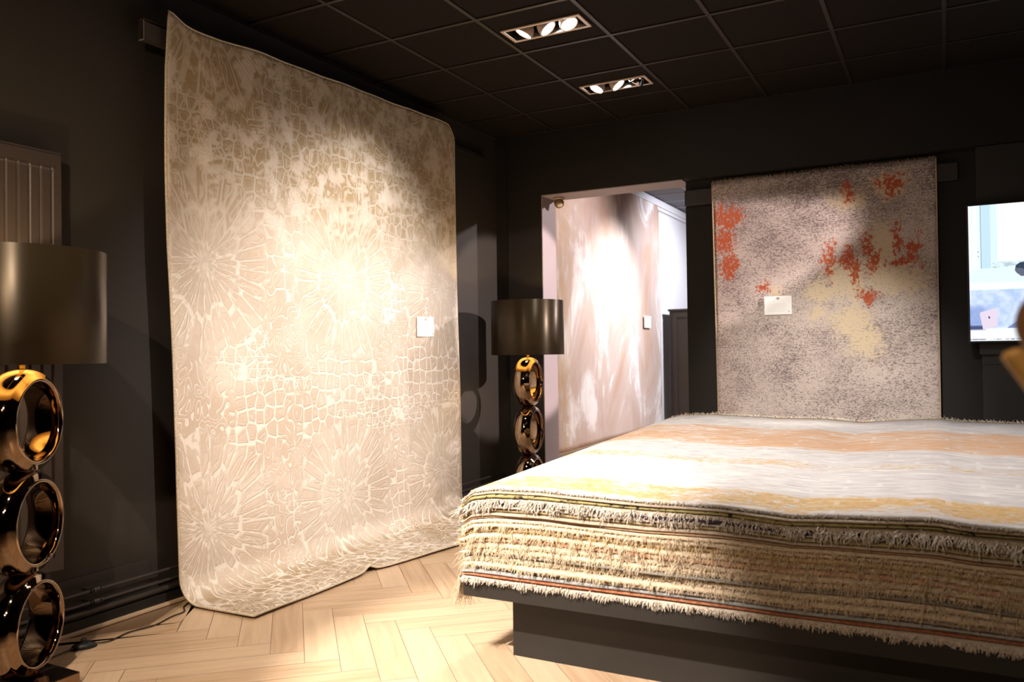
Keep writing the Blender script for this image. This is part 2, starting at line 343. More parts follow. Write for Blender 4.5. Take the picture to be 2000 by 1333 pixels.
def mat_rug_striped():
    n = NT('striped_abstract_pile', 0.85, spec=0.2); p = n.pos(); s = n.sep(p)
    wv = n.noise(n.vmul(p, (1.0, 0.0, 0.0)), 1.3, 3)
    Y = n.math('ADD', s[1], n.math('MULTIPLY', n.math('SUBTRACT', wv, 0.5), 0.22))
    st = n.noise(n.vmul(p, (1.0, 9.0, 0.0)), 7, 6, 0.72); st2 = n.noise(n.vmul(p, (1.2, 5.0, 0.0)), 2.4, 6, 0.7)
    fl = n.noise(n.vmul(p, (1.3, 3.2, 0.0)), 15, 5, 0.85)
    white = n.mix(n.step(st, 0.42, 0.62), (0.72, 0.68, 0.64), (0.46, 0.42, 0.42))
    grey = n.math('MULTIPLY', n.step(s[0], -1.2, 0.4), n.step(st2, 0.35, 0.6))
    white = n.mix(n.math('MULTIPLY', grey, 0.6), white, (0.46, 0.42, 0.43))
    def band(a, b, e=0.07):
        return n.math('MULTIPLY', n.step(Y, a-e, a+e), n.step(Y, b-e, b+e, 1.0, 0.0))
    patch = n.step(n.noise(n.vmul(p, (1.0, 1.6, 0)), 1.9, 4, 0.6), 0.34, 0.60, 0.80, 1.12)
    gold = n.math('ADD', n.math('MULTIPLY', band(2.84, 3.15), 1.0), n.math('MULTIPLY', band(3.68, 3.90), 0.8))
    gold = n.math('MULTIPLY', gold, patch)
    gm = n.step(n.math('ADD', n.math('MULTIPLY', gold, 0.36), n.math('MULTIPLY', fl, 1.1)), 0.83, 0.90)
    gm = n.math('MULTIPLY', gm, n.math('MINIMUM', n.math('MULTIPLY', gold, 3.0), 1.0))
    c = n.mix(gm, white, n.mix(st, (0.52, 0.31, 0.12), (0.66, 0.45, 0.22)))
    olive = n.math('MULTIPLY', gm, n.step(n.noise(n.vmul(p, (1, 4, 0)), 30, 3), 0.55, 0.63))
    c = n.mix(n.math('MULTIPLY', olive, 0.7), c, (0.26, 0.19, 0.06))
    pe = n.math('ADD', band(4.22, 5.0, 0.10), band(5.48, 5.75, 0.05))
    pe = n.math('MULTIPLY', pe, patch)
    pm = n.step(n.math('ADD', n.math('MULTIPLY', pe, 0.30), n.math('MULTIPLY', st, 1.2)), 0.74, 0.92)
    pm = n.math('MULTIPLY', pm, n.math('MINIMUM', n.math('MULTIPLY', pe, 2.0), 1.0))
    c = n.mix(pm, c, n.mix(fl, (0.62, 0.33, 0.16), (0.56, 0.38, 0.26)))
    # little blocky gaps woven in white
    br = n.t.nodes.new('ShaderNodeTexBrick'); n.lk(n.vmul(p, (1, 1.6, 0)), br.inputs['Vector']); br.inputs['Scale'].default_value = 2.2
    br.inputs['Mortar Size'].default_value = 0.02
    blk = n.math('MULTIPLY', n.step(br.outputs['Fac'], 0.3, 0.8), n.step(n.noise(n.vmul(p, (1,1,0)), 4, 2), 0.52, 0.58))
    c = n.mix(n.math('MULTIPLY', blk, 0.3), c, (0.80, 0.77, 0.72))
    n.color(c).bump(n.math('ADD', fl, st), 0.35, 0.006); return n.m
m_stripe = mat_rug_striped()

def mat_edge(name, col, col2=None, speck=0.0, rough=0.9):
    n = NT(name, rough, spec=0.15); p = n.pos(); k = n.noise(n.vmul(p, (1, 1, 3)), 55, 4, 0.7)
    b = col2 or tuple(c*0.72 for c in col)
    c = n.mix(n.step(k, 0.40, 0.62), col, b)
    if speck:
        c = n.mix(n.step(n.noise(p, 40, 3, 0.7), 0.66-speck, 0.72-speck), c, (0.04, 0.03, 0.03))
    n.color(c).bump(n.noise(p, 300, 2), 0.4, 0.003); return n.m
m_bind = mat_edge('cream_binding', (0.66, 0.56, 0.43))
m_tan_bind = mat_edge('tan_binding', (0.50, 0.39, 0.26))

# ------------------------------------------------------------------ the room
def build_floor():
    W, n = 0.14, 5; g = 0.0011; a = math.radians(-47.0); ca, sa = math.cos(a), math.sin(a)
    m = MB(); uvs = []; pk = []
    R = int(13/W)
    for i in range(-R, R):
        for j in range(-R, R):
            k = (i-j) % (2*n)
            if k == 0: q = (i*W, j*W, n*W, W, 0)
            elif k == 2*n-1: q = (i*W, j*W, W, n*W, 1)
            else: continue
            x, y, lx, ly, o = q
            cs = [(x+g, y+g), (x+lx-g, y+g), (x+lx-g, y+ly-g), (x+g, y+ly-g)]
            P = [(ca*u-sa*v-1.0, sa*u+ca*v+4.0) for u, v in cs]
            mx = sum(p[0] for p in P)/4; my = sum(p[1] for p in P)/4
            if not (-3.52 < mx < 3.0 and -2.9 < my < 12.9): continue
            P = [(max(-3.565, min(3.19, p[0])), p[1]) for p in P]
            rr = (random.random(), random.random(), 0)
            m.add([(p[0], p[1], 0) for p in P], [(0,1,2,3)])
            uvs += [((c[0]-x, c[1]-y) if o == 0 else (c[1]-y, c[0]-x)) for c in cs]; pk += [rr]*4
    m.uvs = uvs
    base = len(m.v); m.add([(-3.60,-3.1,-0.003),(3.2,-3.1,-0.003),(3.2,13,-0.003),(-3.60,13,-0.003)], [(0,1,2,3)])
    m.uvs += [(0,0)]*4; pk += [(0.1,0,1)]*4
    m.box(-3.7, 3.3, -3.2, 13.1, -0.12, -0.006); m.uvs += [(0,0)]*8; pk += [(0.1,0,1)]*8
    o = struct('floor', m, m_floor)
    at = o.data.attributes.new('plank', 'FLOAT_VECTOR', 'POINT'); at.data.foreach_set('vector', np.array(pk, dtype=np.float32).ravel())
build_floor()

GX0, GY0, G = -2.3712, 4.0712, 0.6
FIX = [(-2.325, -1.812, 4.283, 4.481), (-2.323, -1.822, 5.472, 5.668)]
def build_ceiling():
    m = MB(); zt = CEIL + 0.006
    xs = sorted([XL-0.05] + [GX0 + i*G for i in range(-1, 9)] + [3.2]); ys = sorted([GY0 + j*G for j in range(-12, 4)] + [6.4386, -3.1])
    for i in range(len(xs)-1):
        for j in range(len(ys)-1):
            a, b, c, d = xs[i], xs[i+1], ys[j], ys[j+1]
            h = [q for q in FIX if a < q[0] < b and c < q[2] < d]
            def tl(a, b, c, d): m.box(a, b, c, d, zt, zt+0.015)
            if h:
                p, q, r, s = h[0]; p += 0.012; q -= 0.012; r += 0.012; s -= 0.012
                tl(a, b, c, r); tl(a, b, s, d); tl(a, p, r, s); tl(q, b, r, s)
            else: tl(a, b, c, d)
    ce = struct('ceiling', m, m_tile)
    g = MB(); w_ = 0.012
    for x in xs[1:-1] + [XL+0.012]: g.box(x-w_, x+w_, -3.0, 6.438, CEIL-0.001, zt+0.004)
    for y in ys[1:-1] + [6.428]: g.box(XL, 3.2, y-w_, y+w_, CEIL-0.0015, zt+0.0035)
    g.obj('ceiling_grid', m_grid, ce)
    # ceiling beyond the opening
    m = MB(); m.box(-3.4, 1.5, 6.75, 12.6, CEIL+0.006, CEIL+0.02)
    c2 = struct('ceiling', m, plain('slate_ceiling_tile', (0.16, 0.16, 0.19), 0.85, var=0.06))
    g = MB()
    for k in range(7): g.box(-2.72+k*G-w_, -2.72+k*G+w_, 6.75, 12.6, CEIL-0.002, CEIL+0.008)
    for k in range(9): g.box(-3.2, 1.5, 7.32+k*0.5-0.01, 7.32+k*0.5+0.01, CEIL-0.0025, CEIL+0.0075)
    g.obj('ceiling_grid', plain('slate_grid', (0.30, 0.28, 0.32), 0.6), c2)
build_ceiling()

# left wall with plinth and base boards
m = MB(); m.box(XL-0.15, XL, -3.1, YB+0.3, -0.1, CEIL+0.05); struct('wall_left', m, plain('left_wall_paint', (0.030, 0.0255, 0.0215), 0.62, var=0.10, scale=3, bump=0.12, spec=0.25))
m = MB(); m.box(XL, XL+0.006, 1.4, 2.79, 0.10, 0.245); struct('trim_1', m, plain('left_wall_board_paint', (0.030, 0.026, 0.023), 0.55, var=0.1, scale=3, spec=0.3), bevel=0.001)
m = MB(); m.box(XL, XL+0.05, -3.0, 6.43, 0.0, 0.060); m.box(XL, XL+0.038, -3.0, 6.43, 0.060, 0.072); struct('baseboard_left', m, m_black, bevel=0.003)
m = MB(); m.box(XL+0.05, XL+0.072, -3.0, 6.40, 0.0, 0.016); struct('trim_2', m, m_oak, bevel=0.003)
# low shoulder moulding near the top of the left wall, right of the rug
m = MB(); m.box(XL, XL+0.03, 5.60, 6.22, 2.955, 2.99); struct('trim_3', m, m_wall, bevel=0.004)
# back wall: lintel beam, left pier, recessed wall
m = MB()
m.box(-3.44, 3.2, YB, YB+0.28, 2.635, CEIL+0.05)
m.box(-3.60, -3.44, YB+0.02, YB+0.28, -0.1, CEIL+0.05)
m.box(-3.44, -3.107, YB, YB+0.28, 0, 2.635)
m.box(-1.852, 3.2, 6.56, YB+0.28, 0, 2.635)
m.box(-1.852, -1.60, 6.56-0.008, 6.56, 0, 2.42)
struct('wall_back', m, m_wall)
m = MB(); m.box(-1.850, 0.10, 6.515, 6.56, 2.43, 2.555); struct('trim_4', m, plain('rail_paint', (0.020, 0.017, 0.015), 0.6), bevel=0.003)
m = MB(); m.box(0.21, 3.2, YB+0.005, 6.56, 1.20, 2.63); m.box(0.222, 3.2, YB+0.005, 6.56, 0.0, 1.13); m.box(0.222, 3.2, YB+0.03, 6.56, 1.13, 1.20)
struct('trim_5', m, plain('panel_paint', (0.020, 0.017, 0.015), 0.6), bevel=0.002)
# mauve lining of the opening
m = MB(); m.box(-3.107, -3.100, YB+0.002, 6.722, 0, 2.628); m.box(-3.107, -1.845, YB+0.002, 6.722, 2.628, 2.636)
struct('door_1', m, m_jamb)
# room behind
m = MB(); m.box(-3.45, -3.245, 6.72, 12.6, -0.1, CEIL+0.05); struct('wall_rear_left', m, m_white)
m = MB(); m.box(-3.45, 1.5, 12.5, 12.65, -0.1, CEIL+0.05); struct('wall_rear_end', m, m_white)
m = MB(); m.box(1.4, 1.55, 6.72, 12.6, -0.1, CEIL+0.05); struct('wall_rear_right', m, m_white)
m = MB(); m.box(-3.245, -3.19, 6.75, 12.5, 3.10, 3.185); m.box(-3.245, -3.21, 6.75, 12.5, 3.06, 3.10); struct('trim_6', m, m_white, bevel=0.006)
# unseen sides
m = MB(); m.box(3.15, 3.3, -3.1, YB+0.3, -0.1, CEIL+0.05); struct('wall_right', m, m_wall)
m = MB(); m.box(-3.7, 3.3, -3.2, -3.05, -0.1, CEIL+0.05); struct('wall_front', m, m_wall)

# ------------------------------------------------------------------ ceiling fixtures
def downlight(q, heads, label):
    x0, x1, y0, y1 = q; cx, cyy = (x0+x1)/2, (y0+y1)/2
    t = thing('recessed_downlight', (cx, cyy, CEIL), label, 'ceiling light', 'triple spot fixtures in the dark tiled ceiling')
    fw = 0.020; m = MB(); z0, z1 = CEIL-0.006, CEIL+0.0035
    for a, b, c, d in ((x0,x1,y0,y0+fw),(x0,x1,y1-fw,y1),(x0,x0+fw,y0+fw,y1-fw),(x1-fw,x1,y0+fw,y1-fw)): m.box(a, b, c, d, z0, z1)
    m.obj('frame', m_trimring, t, bevel=0.0015)
    m = MB(); a, b, c, d = x0+0.014, x1-0.014, y0+0.014, y1-0.014; zb = CEIL+0.13; e = 0.003
    for p in ((a-e,a,c,d),(b,b+e,c,d),(a,b,c-e,c),(a,b,d,d+e)): m.box(*p, CEIL+0.0035, zb)
    m.box(a, b, c, d, zb, zb+e); m.obj('housing', m_black, t)
    m = MB(); i = 0.022
    for p in ((x0+i,x1-i,y0+i-0.002,y0+i),(x0+i,x1-i,y1-i,y1-i+0.002),(x0+i-0.002,x0+i,y0+i,y1-i),(x1-i,x1-i+0.002,y0+i,y1-i)): m.box(*p, CEIL-0.004, CEIL+0.028)
    m.obj('inner_rim', m_chrome, t)
    for hx, d, on in heads:
        d = Vector(d).normalized(); rot = d.to_track_quat('Z', 'Y').to_matrix().to_4x4()
        c0 = Vector((hx, cyy, CEIL+0.012))
        T = Matrix.Translation(c0) @ rot
        hd = MB().lathe([(0.030,-0.045),(0.045,-0.030),(0.052,-0.012),(0.056,0.016),(0.055,0.024),(0.050,0.024),(0.047,0.014),(0.02,0.004),(0.0,0.0)], 40, T).obj('spot_head', m_trimring if on else m_chrome, t, smooth=True)
        MB().lathe([(0.046,0.0165),(0.046,0.0185),(0.0,0.0195)], 40, T).obj('lens', m_on if on else m_lens, hd, smooth=True)
    return t
m_on = glow('lit_lens', (1.0, 0.93, 0.86), 28.0)
m_lens = plain('unlit_lens', (0.22, 0.18, 0.17), 0.1, var=0.05)
random.seed(5)
downlight(FIX[0], [(-2.205,(-0.45,-0.15,-0.88),1), (-2.068,(0.62,0.12,-0.78),1), (-1.925,(0.42,-0.14,-0.9),1)],
          'recessed triple spotlight nearer the camera, its right lamp glaring brightest')
downlight(FIX[1], [(-2.215,(-0.32,-0.30,-0.88),1), (-2.068,(0.62,0.10,-0.78),1), (-1.915,(-0.50,0.30,-0.80),0)],
          'recessed triple spotlight closer to the back wall, its right lamp unlit')

# ------------------------------------------------------------------ left wall fittings
def radiator():
    t = thing('radiator', (-3.5, 1.6, 0.30), 'tall dark flat-fronted radiator with vertical grooves on the left wall', 'radiator')
    y0, y1, z0, z1 = 0.95, 2.287, 0.315, 2.175; xf, d = -3.485, 0.05
    ys = np.arange(y0, y1+1e-6, 0.0035); zs = np.concatenate([[z0, z0+0.008], np.linspace(z0+0.05, z0+0.09, 5), [1.2], np.linspace(z1-0.105, z1-0.06, 8), [z1-0.03, z1-0.008, z1]])
    Yg, Zg = np.meshgrid(ys, zs, indexing='ij')
    ph = (Yg - (y1-0.050)) / 0.0505; gr = np.exp(-((ph-np.round(ph))*0.0505/0.0042)**2)*(Yg < y1-0.03)
    zt = 1/(1+np.exp(-(z1-0.072-Zg)/0.004)); zb = 1/(1+np.exp(-(Zg-z0-0.07)/0.004))
    X = xf - 0.009*gr*zt*zb - 0.006*(np.minimum(np.minimum(Yg-y0, y1-Yg), np.minimum(Zg-z0, z1-Zg)) < 0.004)
    X = X + 0.0025*np.exp(-((Zg-(z1-0.072))/0.006)**2)*(Yg < y1-0.03)
    P = np.stack([X, Yg, Zg], axis=2)
    m, _ = sheet(P, 0.012); m.obj('front_panel', m_rad, t, smooth=False)
    m = MB(); m.box(xf-d, xf-0.022, y0+0.006, y1-0.004, z0+0.01, z1-0.004); m.obj('rear_panel', m_rad, t, bevel=0.004)
    m = MB(); m.box(xf-d+0.004, xf-0.004, y0+0.003, y1-0.001, z1-0.003, z1+0.006); m.obj('top_grille', m_rad, t, bevel=0.002)
    for z in (0.6, 1.9):
        m = MB(); m.box(XL+0.0005, xf-d+0.002, 1.5, 1.54, z-0.03, z+0.03); m.obj('bracket', m_black, t)
radiator()
def pipe(z, r, x, label, y1=6.40):
    t = thing('heating_pipe', (x, 1.5, z), label, 'pipe', 'painted pipes along the left wall')
    m = MB(); m.tube([(x, -2.9, z), (x, 1.0, z), (x, y1, z)], r, 14); m.obj('tube', m_pipe, t, smooth=True)
    for y in ([2.45, 4.4, 0.5] if r < 0.01 else []):
        m = MB(); m.tube([(x, y-0.016, z), (x, y+0.016, z)], r+0.0035, 14); m.tube([(x, y+0.020, z), (x, y+0.026, z)], r+0.0045, 14); m.obj('coupling', m_pipe, t, smooth=False)
        m = MB(); m.tube([(x, y-0.03, z), (x, y-0.024, z)], r+0.004, 14); m.tube([(x, y-0.027, z), (XL+0.001, y-0.027, z)], 0.004, 8); m.obj('clip', m_black, t)
pipe(0.185, 0.0075, -3.50, 'topmost and thinnest dark pipe above the left skirting')
pipe(0.132, 0.0075, -3.50, 'middle dark pipe between two others above the left skirting')
pipe(0.089, 0.0135, -3.515, 'thick lowest dark pipe just above the left skirting')

def rail():
    t = thing('wall_rail', (-3.49, 4.2, 2.89), 'dark box rail behind the top of the large beige rug, its open end showing', 'rail')
    m = MB(); y0, y1 = 2.705, 5.50
    for a, b, c, d in ((-3.505,-3.475,2.937,2.941),(-3.505,-3.475,2.835,2.839),(-3.509,-3.505,2.835,2.941),(-3.475,-3.471,2.835,2.925)): m.box(a, b, y0, y1, c, d)
    m.obj('profile', m_pipe, t)
    for y in (2.9, 4.2, 5.3):
        m = MB(); m.box(XL+0.0003, -3.509, y-0.02, y+0.02, 2.84, 2.93); m.obj('bracket', m_black, t)
    m = MB(); m.box(-3.509, -3.471, y0-0.002, y0, 2.831, 2.838); m.box(-3.4745, -3.4705, y0-0.002, y0, 2.84, 2.93); m.obj('cut_edge', plain('raw_rail_edge', (0.45,0.34,0.27), 0.4, metal=0.4), t)
rail()

# ------------------------------------------------------------------ hanging rugs
def border(pts, r, name, mat, parent):
    m = MB(); pts = list(pts) + [pts[0], pts[1]]
    m.tube(pts, r, 8, cap=False); return m.obj(name, mat, parent, smooth=True)
def big_rug():
    t = thing('hanging_rug', (-3.45, 4.2, 0.0), 'huge beige rug with carved starburst and lattice pattern hanging on the left wall', 'rug')
    nu, nv = 110, 150
    P = np.zeros((nu, nv, 3)); UV = np.zeros((nu, nv, 2)); R = 0.13
    for i in range(nu):
        a = i/(nu-1)
        for j in range(nv):
            b = j/(nv-1)                                  # 0 at the free bottom edge, 1 at the top
            yl, yr = 2.815, 5.545
            y = yl + (yr-yl)*a
            zt = 2.965 + 0.10*(a**1.1) - 0.02*math.exp(-((a-0.10)/0.08)**2)
            zt -= 0.10*max(0, (a-0.965)/0.035)**1.5
            xe = -2.935 - 0.02*math.exp(-((y-3.75)/0.09)**2) + (0.13*min(1, max(0, (y-3.8)/0.8)))
            flat = xe - (-3.44 + R); arc = R*PI/2; vert = zt - R; S = flat + arc + vert
            s = b*S
            if s < flat: x = xe - s; z = 0.011; sg = s - flat
            elif s < flat+arc:
                q = (s-flat)/R; x = -3.44 + R - R*math.sin(q); z = 0.011 + R - R*math.cos(q); sg = s-flat
            else: x = -3.44; z = 0.011 + R + (s-flat-arc); sg = s-flat
            k = min(1, max(0, (z-0.2)/0.8))
            x += k*(0.006*math.sin(y*7.0+z*1.1) + 0.004*math.sin(y*17+2*z))
            # left edge leans in at the bottom, corner flips forward at the top
            y += (1-a)**3*(0.055*max(0, 1-z/1.8) - 0.02*math.exp(-((z-2.2)/0.6)**2))
            tip = math.exp(-(a/0.035)**2)*max(0, (z-2.72)/0.26)
            x += 0.012*tip; z += 0.035*tip; y += 0.008*tip
            y += a**6*0.035*max(0, 1-z/1.5)
            if s < flat+arc*0.5:
                lift = math.exp(-((y-3.78)/0.035)**2)*max(0, 1-s/0.30)
                z += 0.022*lift
                z += 0.004*(0.5+0.5*math.sin(y*9))*max(0, 1-s/0.3)
            P[i, j] = (x, y, z); UV[i, j] = (y, sg)
    m, bd = sheet(P, -0.009, UV)
    m.obj('pile', m_lattice, t, smooth=True)
    border(bd, 0.0065, 'binding', m_bind, t)
big_rug()

def strands(P0, D, L, droop, rad, n=4, jit=0.3):
    """tapered three sided threads: roots P0, direction D, length L"""
    N = len(P0); t = np.linspace(0, 1, n)
    side = np.stack([-D[:,1], D[:,0], np.zeros(N)], 1); side /= np.linalg.norm(side, axis=1, keepdims=True)+1e-9
    up = np.cross(D, side)
    cur = rng.normal(0, jit, (N, 3)); V = np.zeros((N, n, 3, 3))
    for k, q in enumerate(t):
        c = P0 + D*(L*q)[:,None] + cur*(L*q*q)[:,None]*0.6 + np.stack([np.zeros(N), np.zeros(N), -droop*q*q], 1)
        c += side*(0.14*L*math.sin(q*5.0)*rng.normal(0, 1, N)*q)[:,None]
        rr = rad*(1-0.55*q)
        for s in range(3):
            an = 2*PI*s/3
            V[:, k, s] = c + rr*(math.cos(an)*side + math.sin(an)*up)
    v = V.reshape(-1, 3); f = []
    base = np.arange(N)*n*3
    for k in range(n-1):
        for s in range(3):
            s2 = (s+1) % 3
            f.append(np.stack([base+k*3+s, base+k*3+s2, base+(k+1)*3+s2, base+(k+1)*3+s], 1))
    m = MB(); m.v = v.tolist(); m.f = np.concatenate(f).tolist(); return m

def back_rug():
    t = thing('hanging_rug', (-0.83, 6.5, 0.6), 'grey beige rug with rust and cream patches hanging on the back wall', 'rug')
    nu, nv = 60, 60; P = np.zeros((nu, nv, 3)); yy = 6.50
    for i in range(nu):
        a = i/(nu-1)
        for j in range(nv):
            b = j/(nv-1); z = 0.62 + (2.594-0.62)*b + 0.003*math.sin(a*14)
            x = -1.600 - 0.022*b + a*(1.562 + 0.026*b)
            P[i, j] = (x, yy + 0.004*math.sin(a*9) + 0.003*math.sin(b*7+a*3), z)
    m, bd = sheet(P, 0.009); m.obj('pile', m_distress, t, smooth=True)
    for k, i in (('l', 0), ('r', nu-1)):
        MB().tube([tuple(P[i, j] + np.array((0, 0.004, 0))) for j in range(0, nv, 3)] + [tuple(P[i, nv-1] + np.array((0, 0.004, 0)))], 0.006, 8).obj('binding', m_tan_bind, t, smooth=True)
    N = 420; xs = np.linspace(-1.618, -0.038, N) + rng.normal(0, 0.0015, N)
    P0 = np.stack([xs, np.full(N, yy+0.004), 2.592 + 0.003*np.sin((xs+1.6)/1.6*14)], 1)
    D = np.stack([rng.normal(0, 0.28, N), rng.normal(-0.12, 0.1, N), np.ones(N)], 1); D /= np.linalg.norm(D, axis=1, keepdims=True)
    o = strands(P0, D, rng.uniform(0.012, 0.026, N), rng.uniform(0, 0.004, N), 0.0013).obj('fringe', m_tan_bind, t); tag(o, 'short tan fringe along the top edge', kind='stuff')
back_rug()

def far_rug():
    t = thing('hanging_rug', (-3.2, 8.5, 0.3), 'pale pink and white marbled rug on the white wall beyond the opening', 'rug')
    nu, nv = 60, 50; P = np.zeros((nu, nv, 3))
    for i in range(nu):
        a = i/(nu-1)
        for j in range(nv):
            b = j/(nv-1); zt = 3.145 - 0.12*max(0, (a-0.97)/0.03)**2; z = 0.30 + (zt-0.30)*b
            P[i, j] = (-3.212 + 0.008*math.sin(a*13)*(0.4+0.6*(1-b)), 6.80 + (3.30-0.02*b)*a, z)
    m, bd = sheet(P, -0.008); m.obj('pile', m_marble, t, smooth=True)
    border(bd, 0.005, 'binding', m_bind, t)
far_rug()

# ------------------------------------------------------------------ information cards
m_card = plain('white_card', (0.86, 0.85, 0.83), 0.6, var=0.01)
m_ink = plain('faint_ink', (0.62, 0.55, 0.54), 0.7, var=0.02)
m_logo = plain('grey_ink', (0.22, 0.20, 0.19), 0.6); m_logo2 = plain('gold_ink', (0.50, 0.34, 0.16), 0.6); m_blue = plain('blue_ink', (0.10, 0.22, 0.36), 0.6)
def card(origin, right, up, out, wd, ht, label, logo):
    o = Vector(origin); R_, U_, O_ = Vector(right), Vector(up), Vector(out)
    t = thing('info_card', origin, label, 'card', 'white information cards pinned to the hanging rugs')
    def slab(a, b, c, d, e0, e1):
        pts = [o + R_*x + U_*y + O_*z for z in (e0, e1) for x, y in ((a, c), (b, c), (b, d), (a, d))]
        return pts
    F = [(0,3,2,1),(4,5,6,7),(0,1,5,4),(1,2,6,5),(2,3,7,6),(3,0,4,7)]
    MB().add(slab(0, wd, 0, ht, 0.0, 0.0016), F).obj('sheet', m_card, t)
    m = MB(); random.seed(3)
    for k, (y, a, b) in enumerate(((0.69, 0.12, 0.40), (0.56, 0.12, 0.80), (0.47, 0.12, 0.84), (0.37, 0.12, 0.78), (0.27, 0.12, 0.84), (0.18, 0.12, 0.74))):
        x = a
        while x < b:
            l = random.uniform(0.03, 0.08); m.add(slab(x*wd, min(b, x+l)*wd, y*ht, (y+0.018)*ht, 0.0016, 0.0018), F); x += l + 0.015
    m.obj('printed_lines', m_ink, t)
    cx_, cy_ = wd/2, ht*0.87; w_, h_ = 0.085*wd, 0.075*ht
    def dia(k, e):
        return [o + R_*(cx_+sx*w_*k) + U_*(cy_+sy_*h_*k) + O_*z for z in (0.0016, e) for sx, sy_ in ((-1,0),(0,-1),(1,0),(0,1))]
    MB().add(dia(1, 0.0019), F).obj('diamond_logo', logo, t)
    m = MB().add(slab(cx_-0.05*wd, cx_+0.05*wd, cy_-0.008*ht, cy_+0.008*ht, 0.0019, 0.0021), F); m.obj('logo_band', m_card, t)
    m = MB(); m.add(slab(0.875*wd, 0.895*wd, 0.13*ht, 0.20*ht, 0.0016, 0.0019), F); m.add(slab(0.895*wd, 0.93*wd, 0.13*ht, 0.15*ht, 0.0016, 0.0019), F); m.obj('corner_mark', m_blue, t)
card((-3.428, 4.975, H+0.126), (0,1,0), (0,0,1), (1,0,0), 0.222, 0.147, 'white information card near the right edge of the huge beige rug', m_logo2)
card((-1.229, 6.4915, H+0.262), (1,0,0), (0,0,1), (0,-1,0), 0.202, 0.143, 'white information card with grey diamond on the rust-patched rug', m_logo)
card((-3.188, 9.41, H+0.275), (0,1,0), (0,0,1), (1,0,0), 0.25, 0.145, 'small white card on the pale marbled rug beyond the opening', m_logo)

# ------------------------------------------------------------------ platform and pile of rugs
YF, X0, X1, YR = 2.85, -1.752, 1.30, 5.62
def platform():
    t = thing('display_platform', (-0.2, 4.2, 0), 'low matt black platform carrying the thick pile of rugs', 'platform')
    m = MB(); m.box(X0, X1+0.02, YF, YR, 0.273, 0.336); m.obj('slab', m_plat, t, bevel=0.003)
    m = MB(); m.box(-1.61, X1-0.13, 3.01, YR-0.16, 0.0, 0.273); m.obj('plinth', m_plat, t, bevel=0.002)
platform()

XT = [-1.745,-1.706,-1.608,-1.392,-1.231,-0.957,-0.704,-0.465,-0.352,-0.14,-0.039,0.058,0.196,1.3]
ZT = [-0.592,-0.556,-0.537,-0.530,-0.535,-0.542,-0.539,-0.552,-0.543,-0.530,-0.525,-0.536,-0.538,-0.54]
ZB = 0.3365
def ztop(x): return np.interp(x, XT, ZT) + H
# boundaries of the layers, from the top of the pile down, as fractions of its height
LAY = [  # thickness, key, fringe(length, density) or None, label
 (20,'top',   (0.010, 520, 0.0022), 'topmost rug of the pile, white and grey with gold and peach stripes'),
 (15,'beige', None, 'thin smooth beige rug directly under the striped topmost rug of the pile'),
 (19,'olive', None, 'olive green rug edge with dark knots, third from the top of the pile'),
 (20,'beige', (0.026, 760, 0.0024), 'beige rug with white clumpy fringe, uppermost fringed one of the pile'),
 (20,'plum',  None, 'dark plum rug edge under the white clumpy fringe near the top of the pile'),
 (14,'lilac', None, 'pale lilac beige rug edge under the dark plum one in the pile'),
 (20,'olive2',None, 'olive brown rug edge between pale smooth ones, upper part of the pile'),
 (17,'beige', None, 'smooth beige rug edge just below the olive brown one in the pile'),
 (10,'rust',  None, 'thin orange brown rug edge above the thick fringed layers of the pile'),
 (22,'cream', (0.011, 420, 0.0014), 'cream rug with short fringe, highest of the thick fringed layers'),
 (22,'cream', (0.015, 420, 0.0014), 'cream fringed rug directly above the tan-gold fringed one in the pile'),
 (26,'gold',  (0.019, 480, 0.0014), 'tan-gold rug with shaggy golden fringe halfway up the pile'),
 (26,'cream', (0.020, 460, 0.0014), 'cream fringed rug directly below the golden fringed one in the pile'),
 (24,'redline',(0.012, 360, 0.0014), 'cream rug with a thin red line at its edge, middle of the pile'),
 (30,'cream', (0.024, 480, 0.0014), 'thick cream shaggy fringed rug below the red-lined one in the pile'),
 (26,'cream', (0.020, 440, 0.0014), 'cream fringed rug directly above the thin grey one in the pile'),
 (16,'grey',  None, 'thin grey rug edge between shaggy cream fringes, lower half of the pile'),
 (32,'cream', (0.026, 460, 0.0015), 'cream rug with long tangled fringe below the thin grey one in the pile'),
 (26,'cream', (0.015, 400, 0.0014), 'lowest of the shaggy cream layers, above the smooth taupe rug'),
 (18,'taupe', None, 'smooth taupe rug edge above the blue-grey one low in the pile'),
 (22,'bluegrey', None, 'blue-grey rug edge near the bottom of the pile'),
 (14,'red',   None, 'rust red patterned rug edge, second from the bottom of the pile'),
 (34,'white', (0.013, 900, 0.0022), 'white rug with thick woolly fringe, lowest of the pile on the platform'),
]
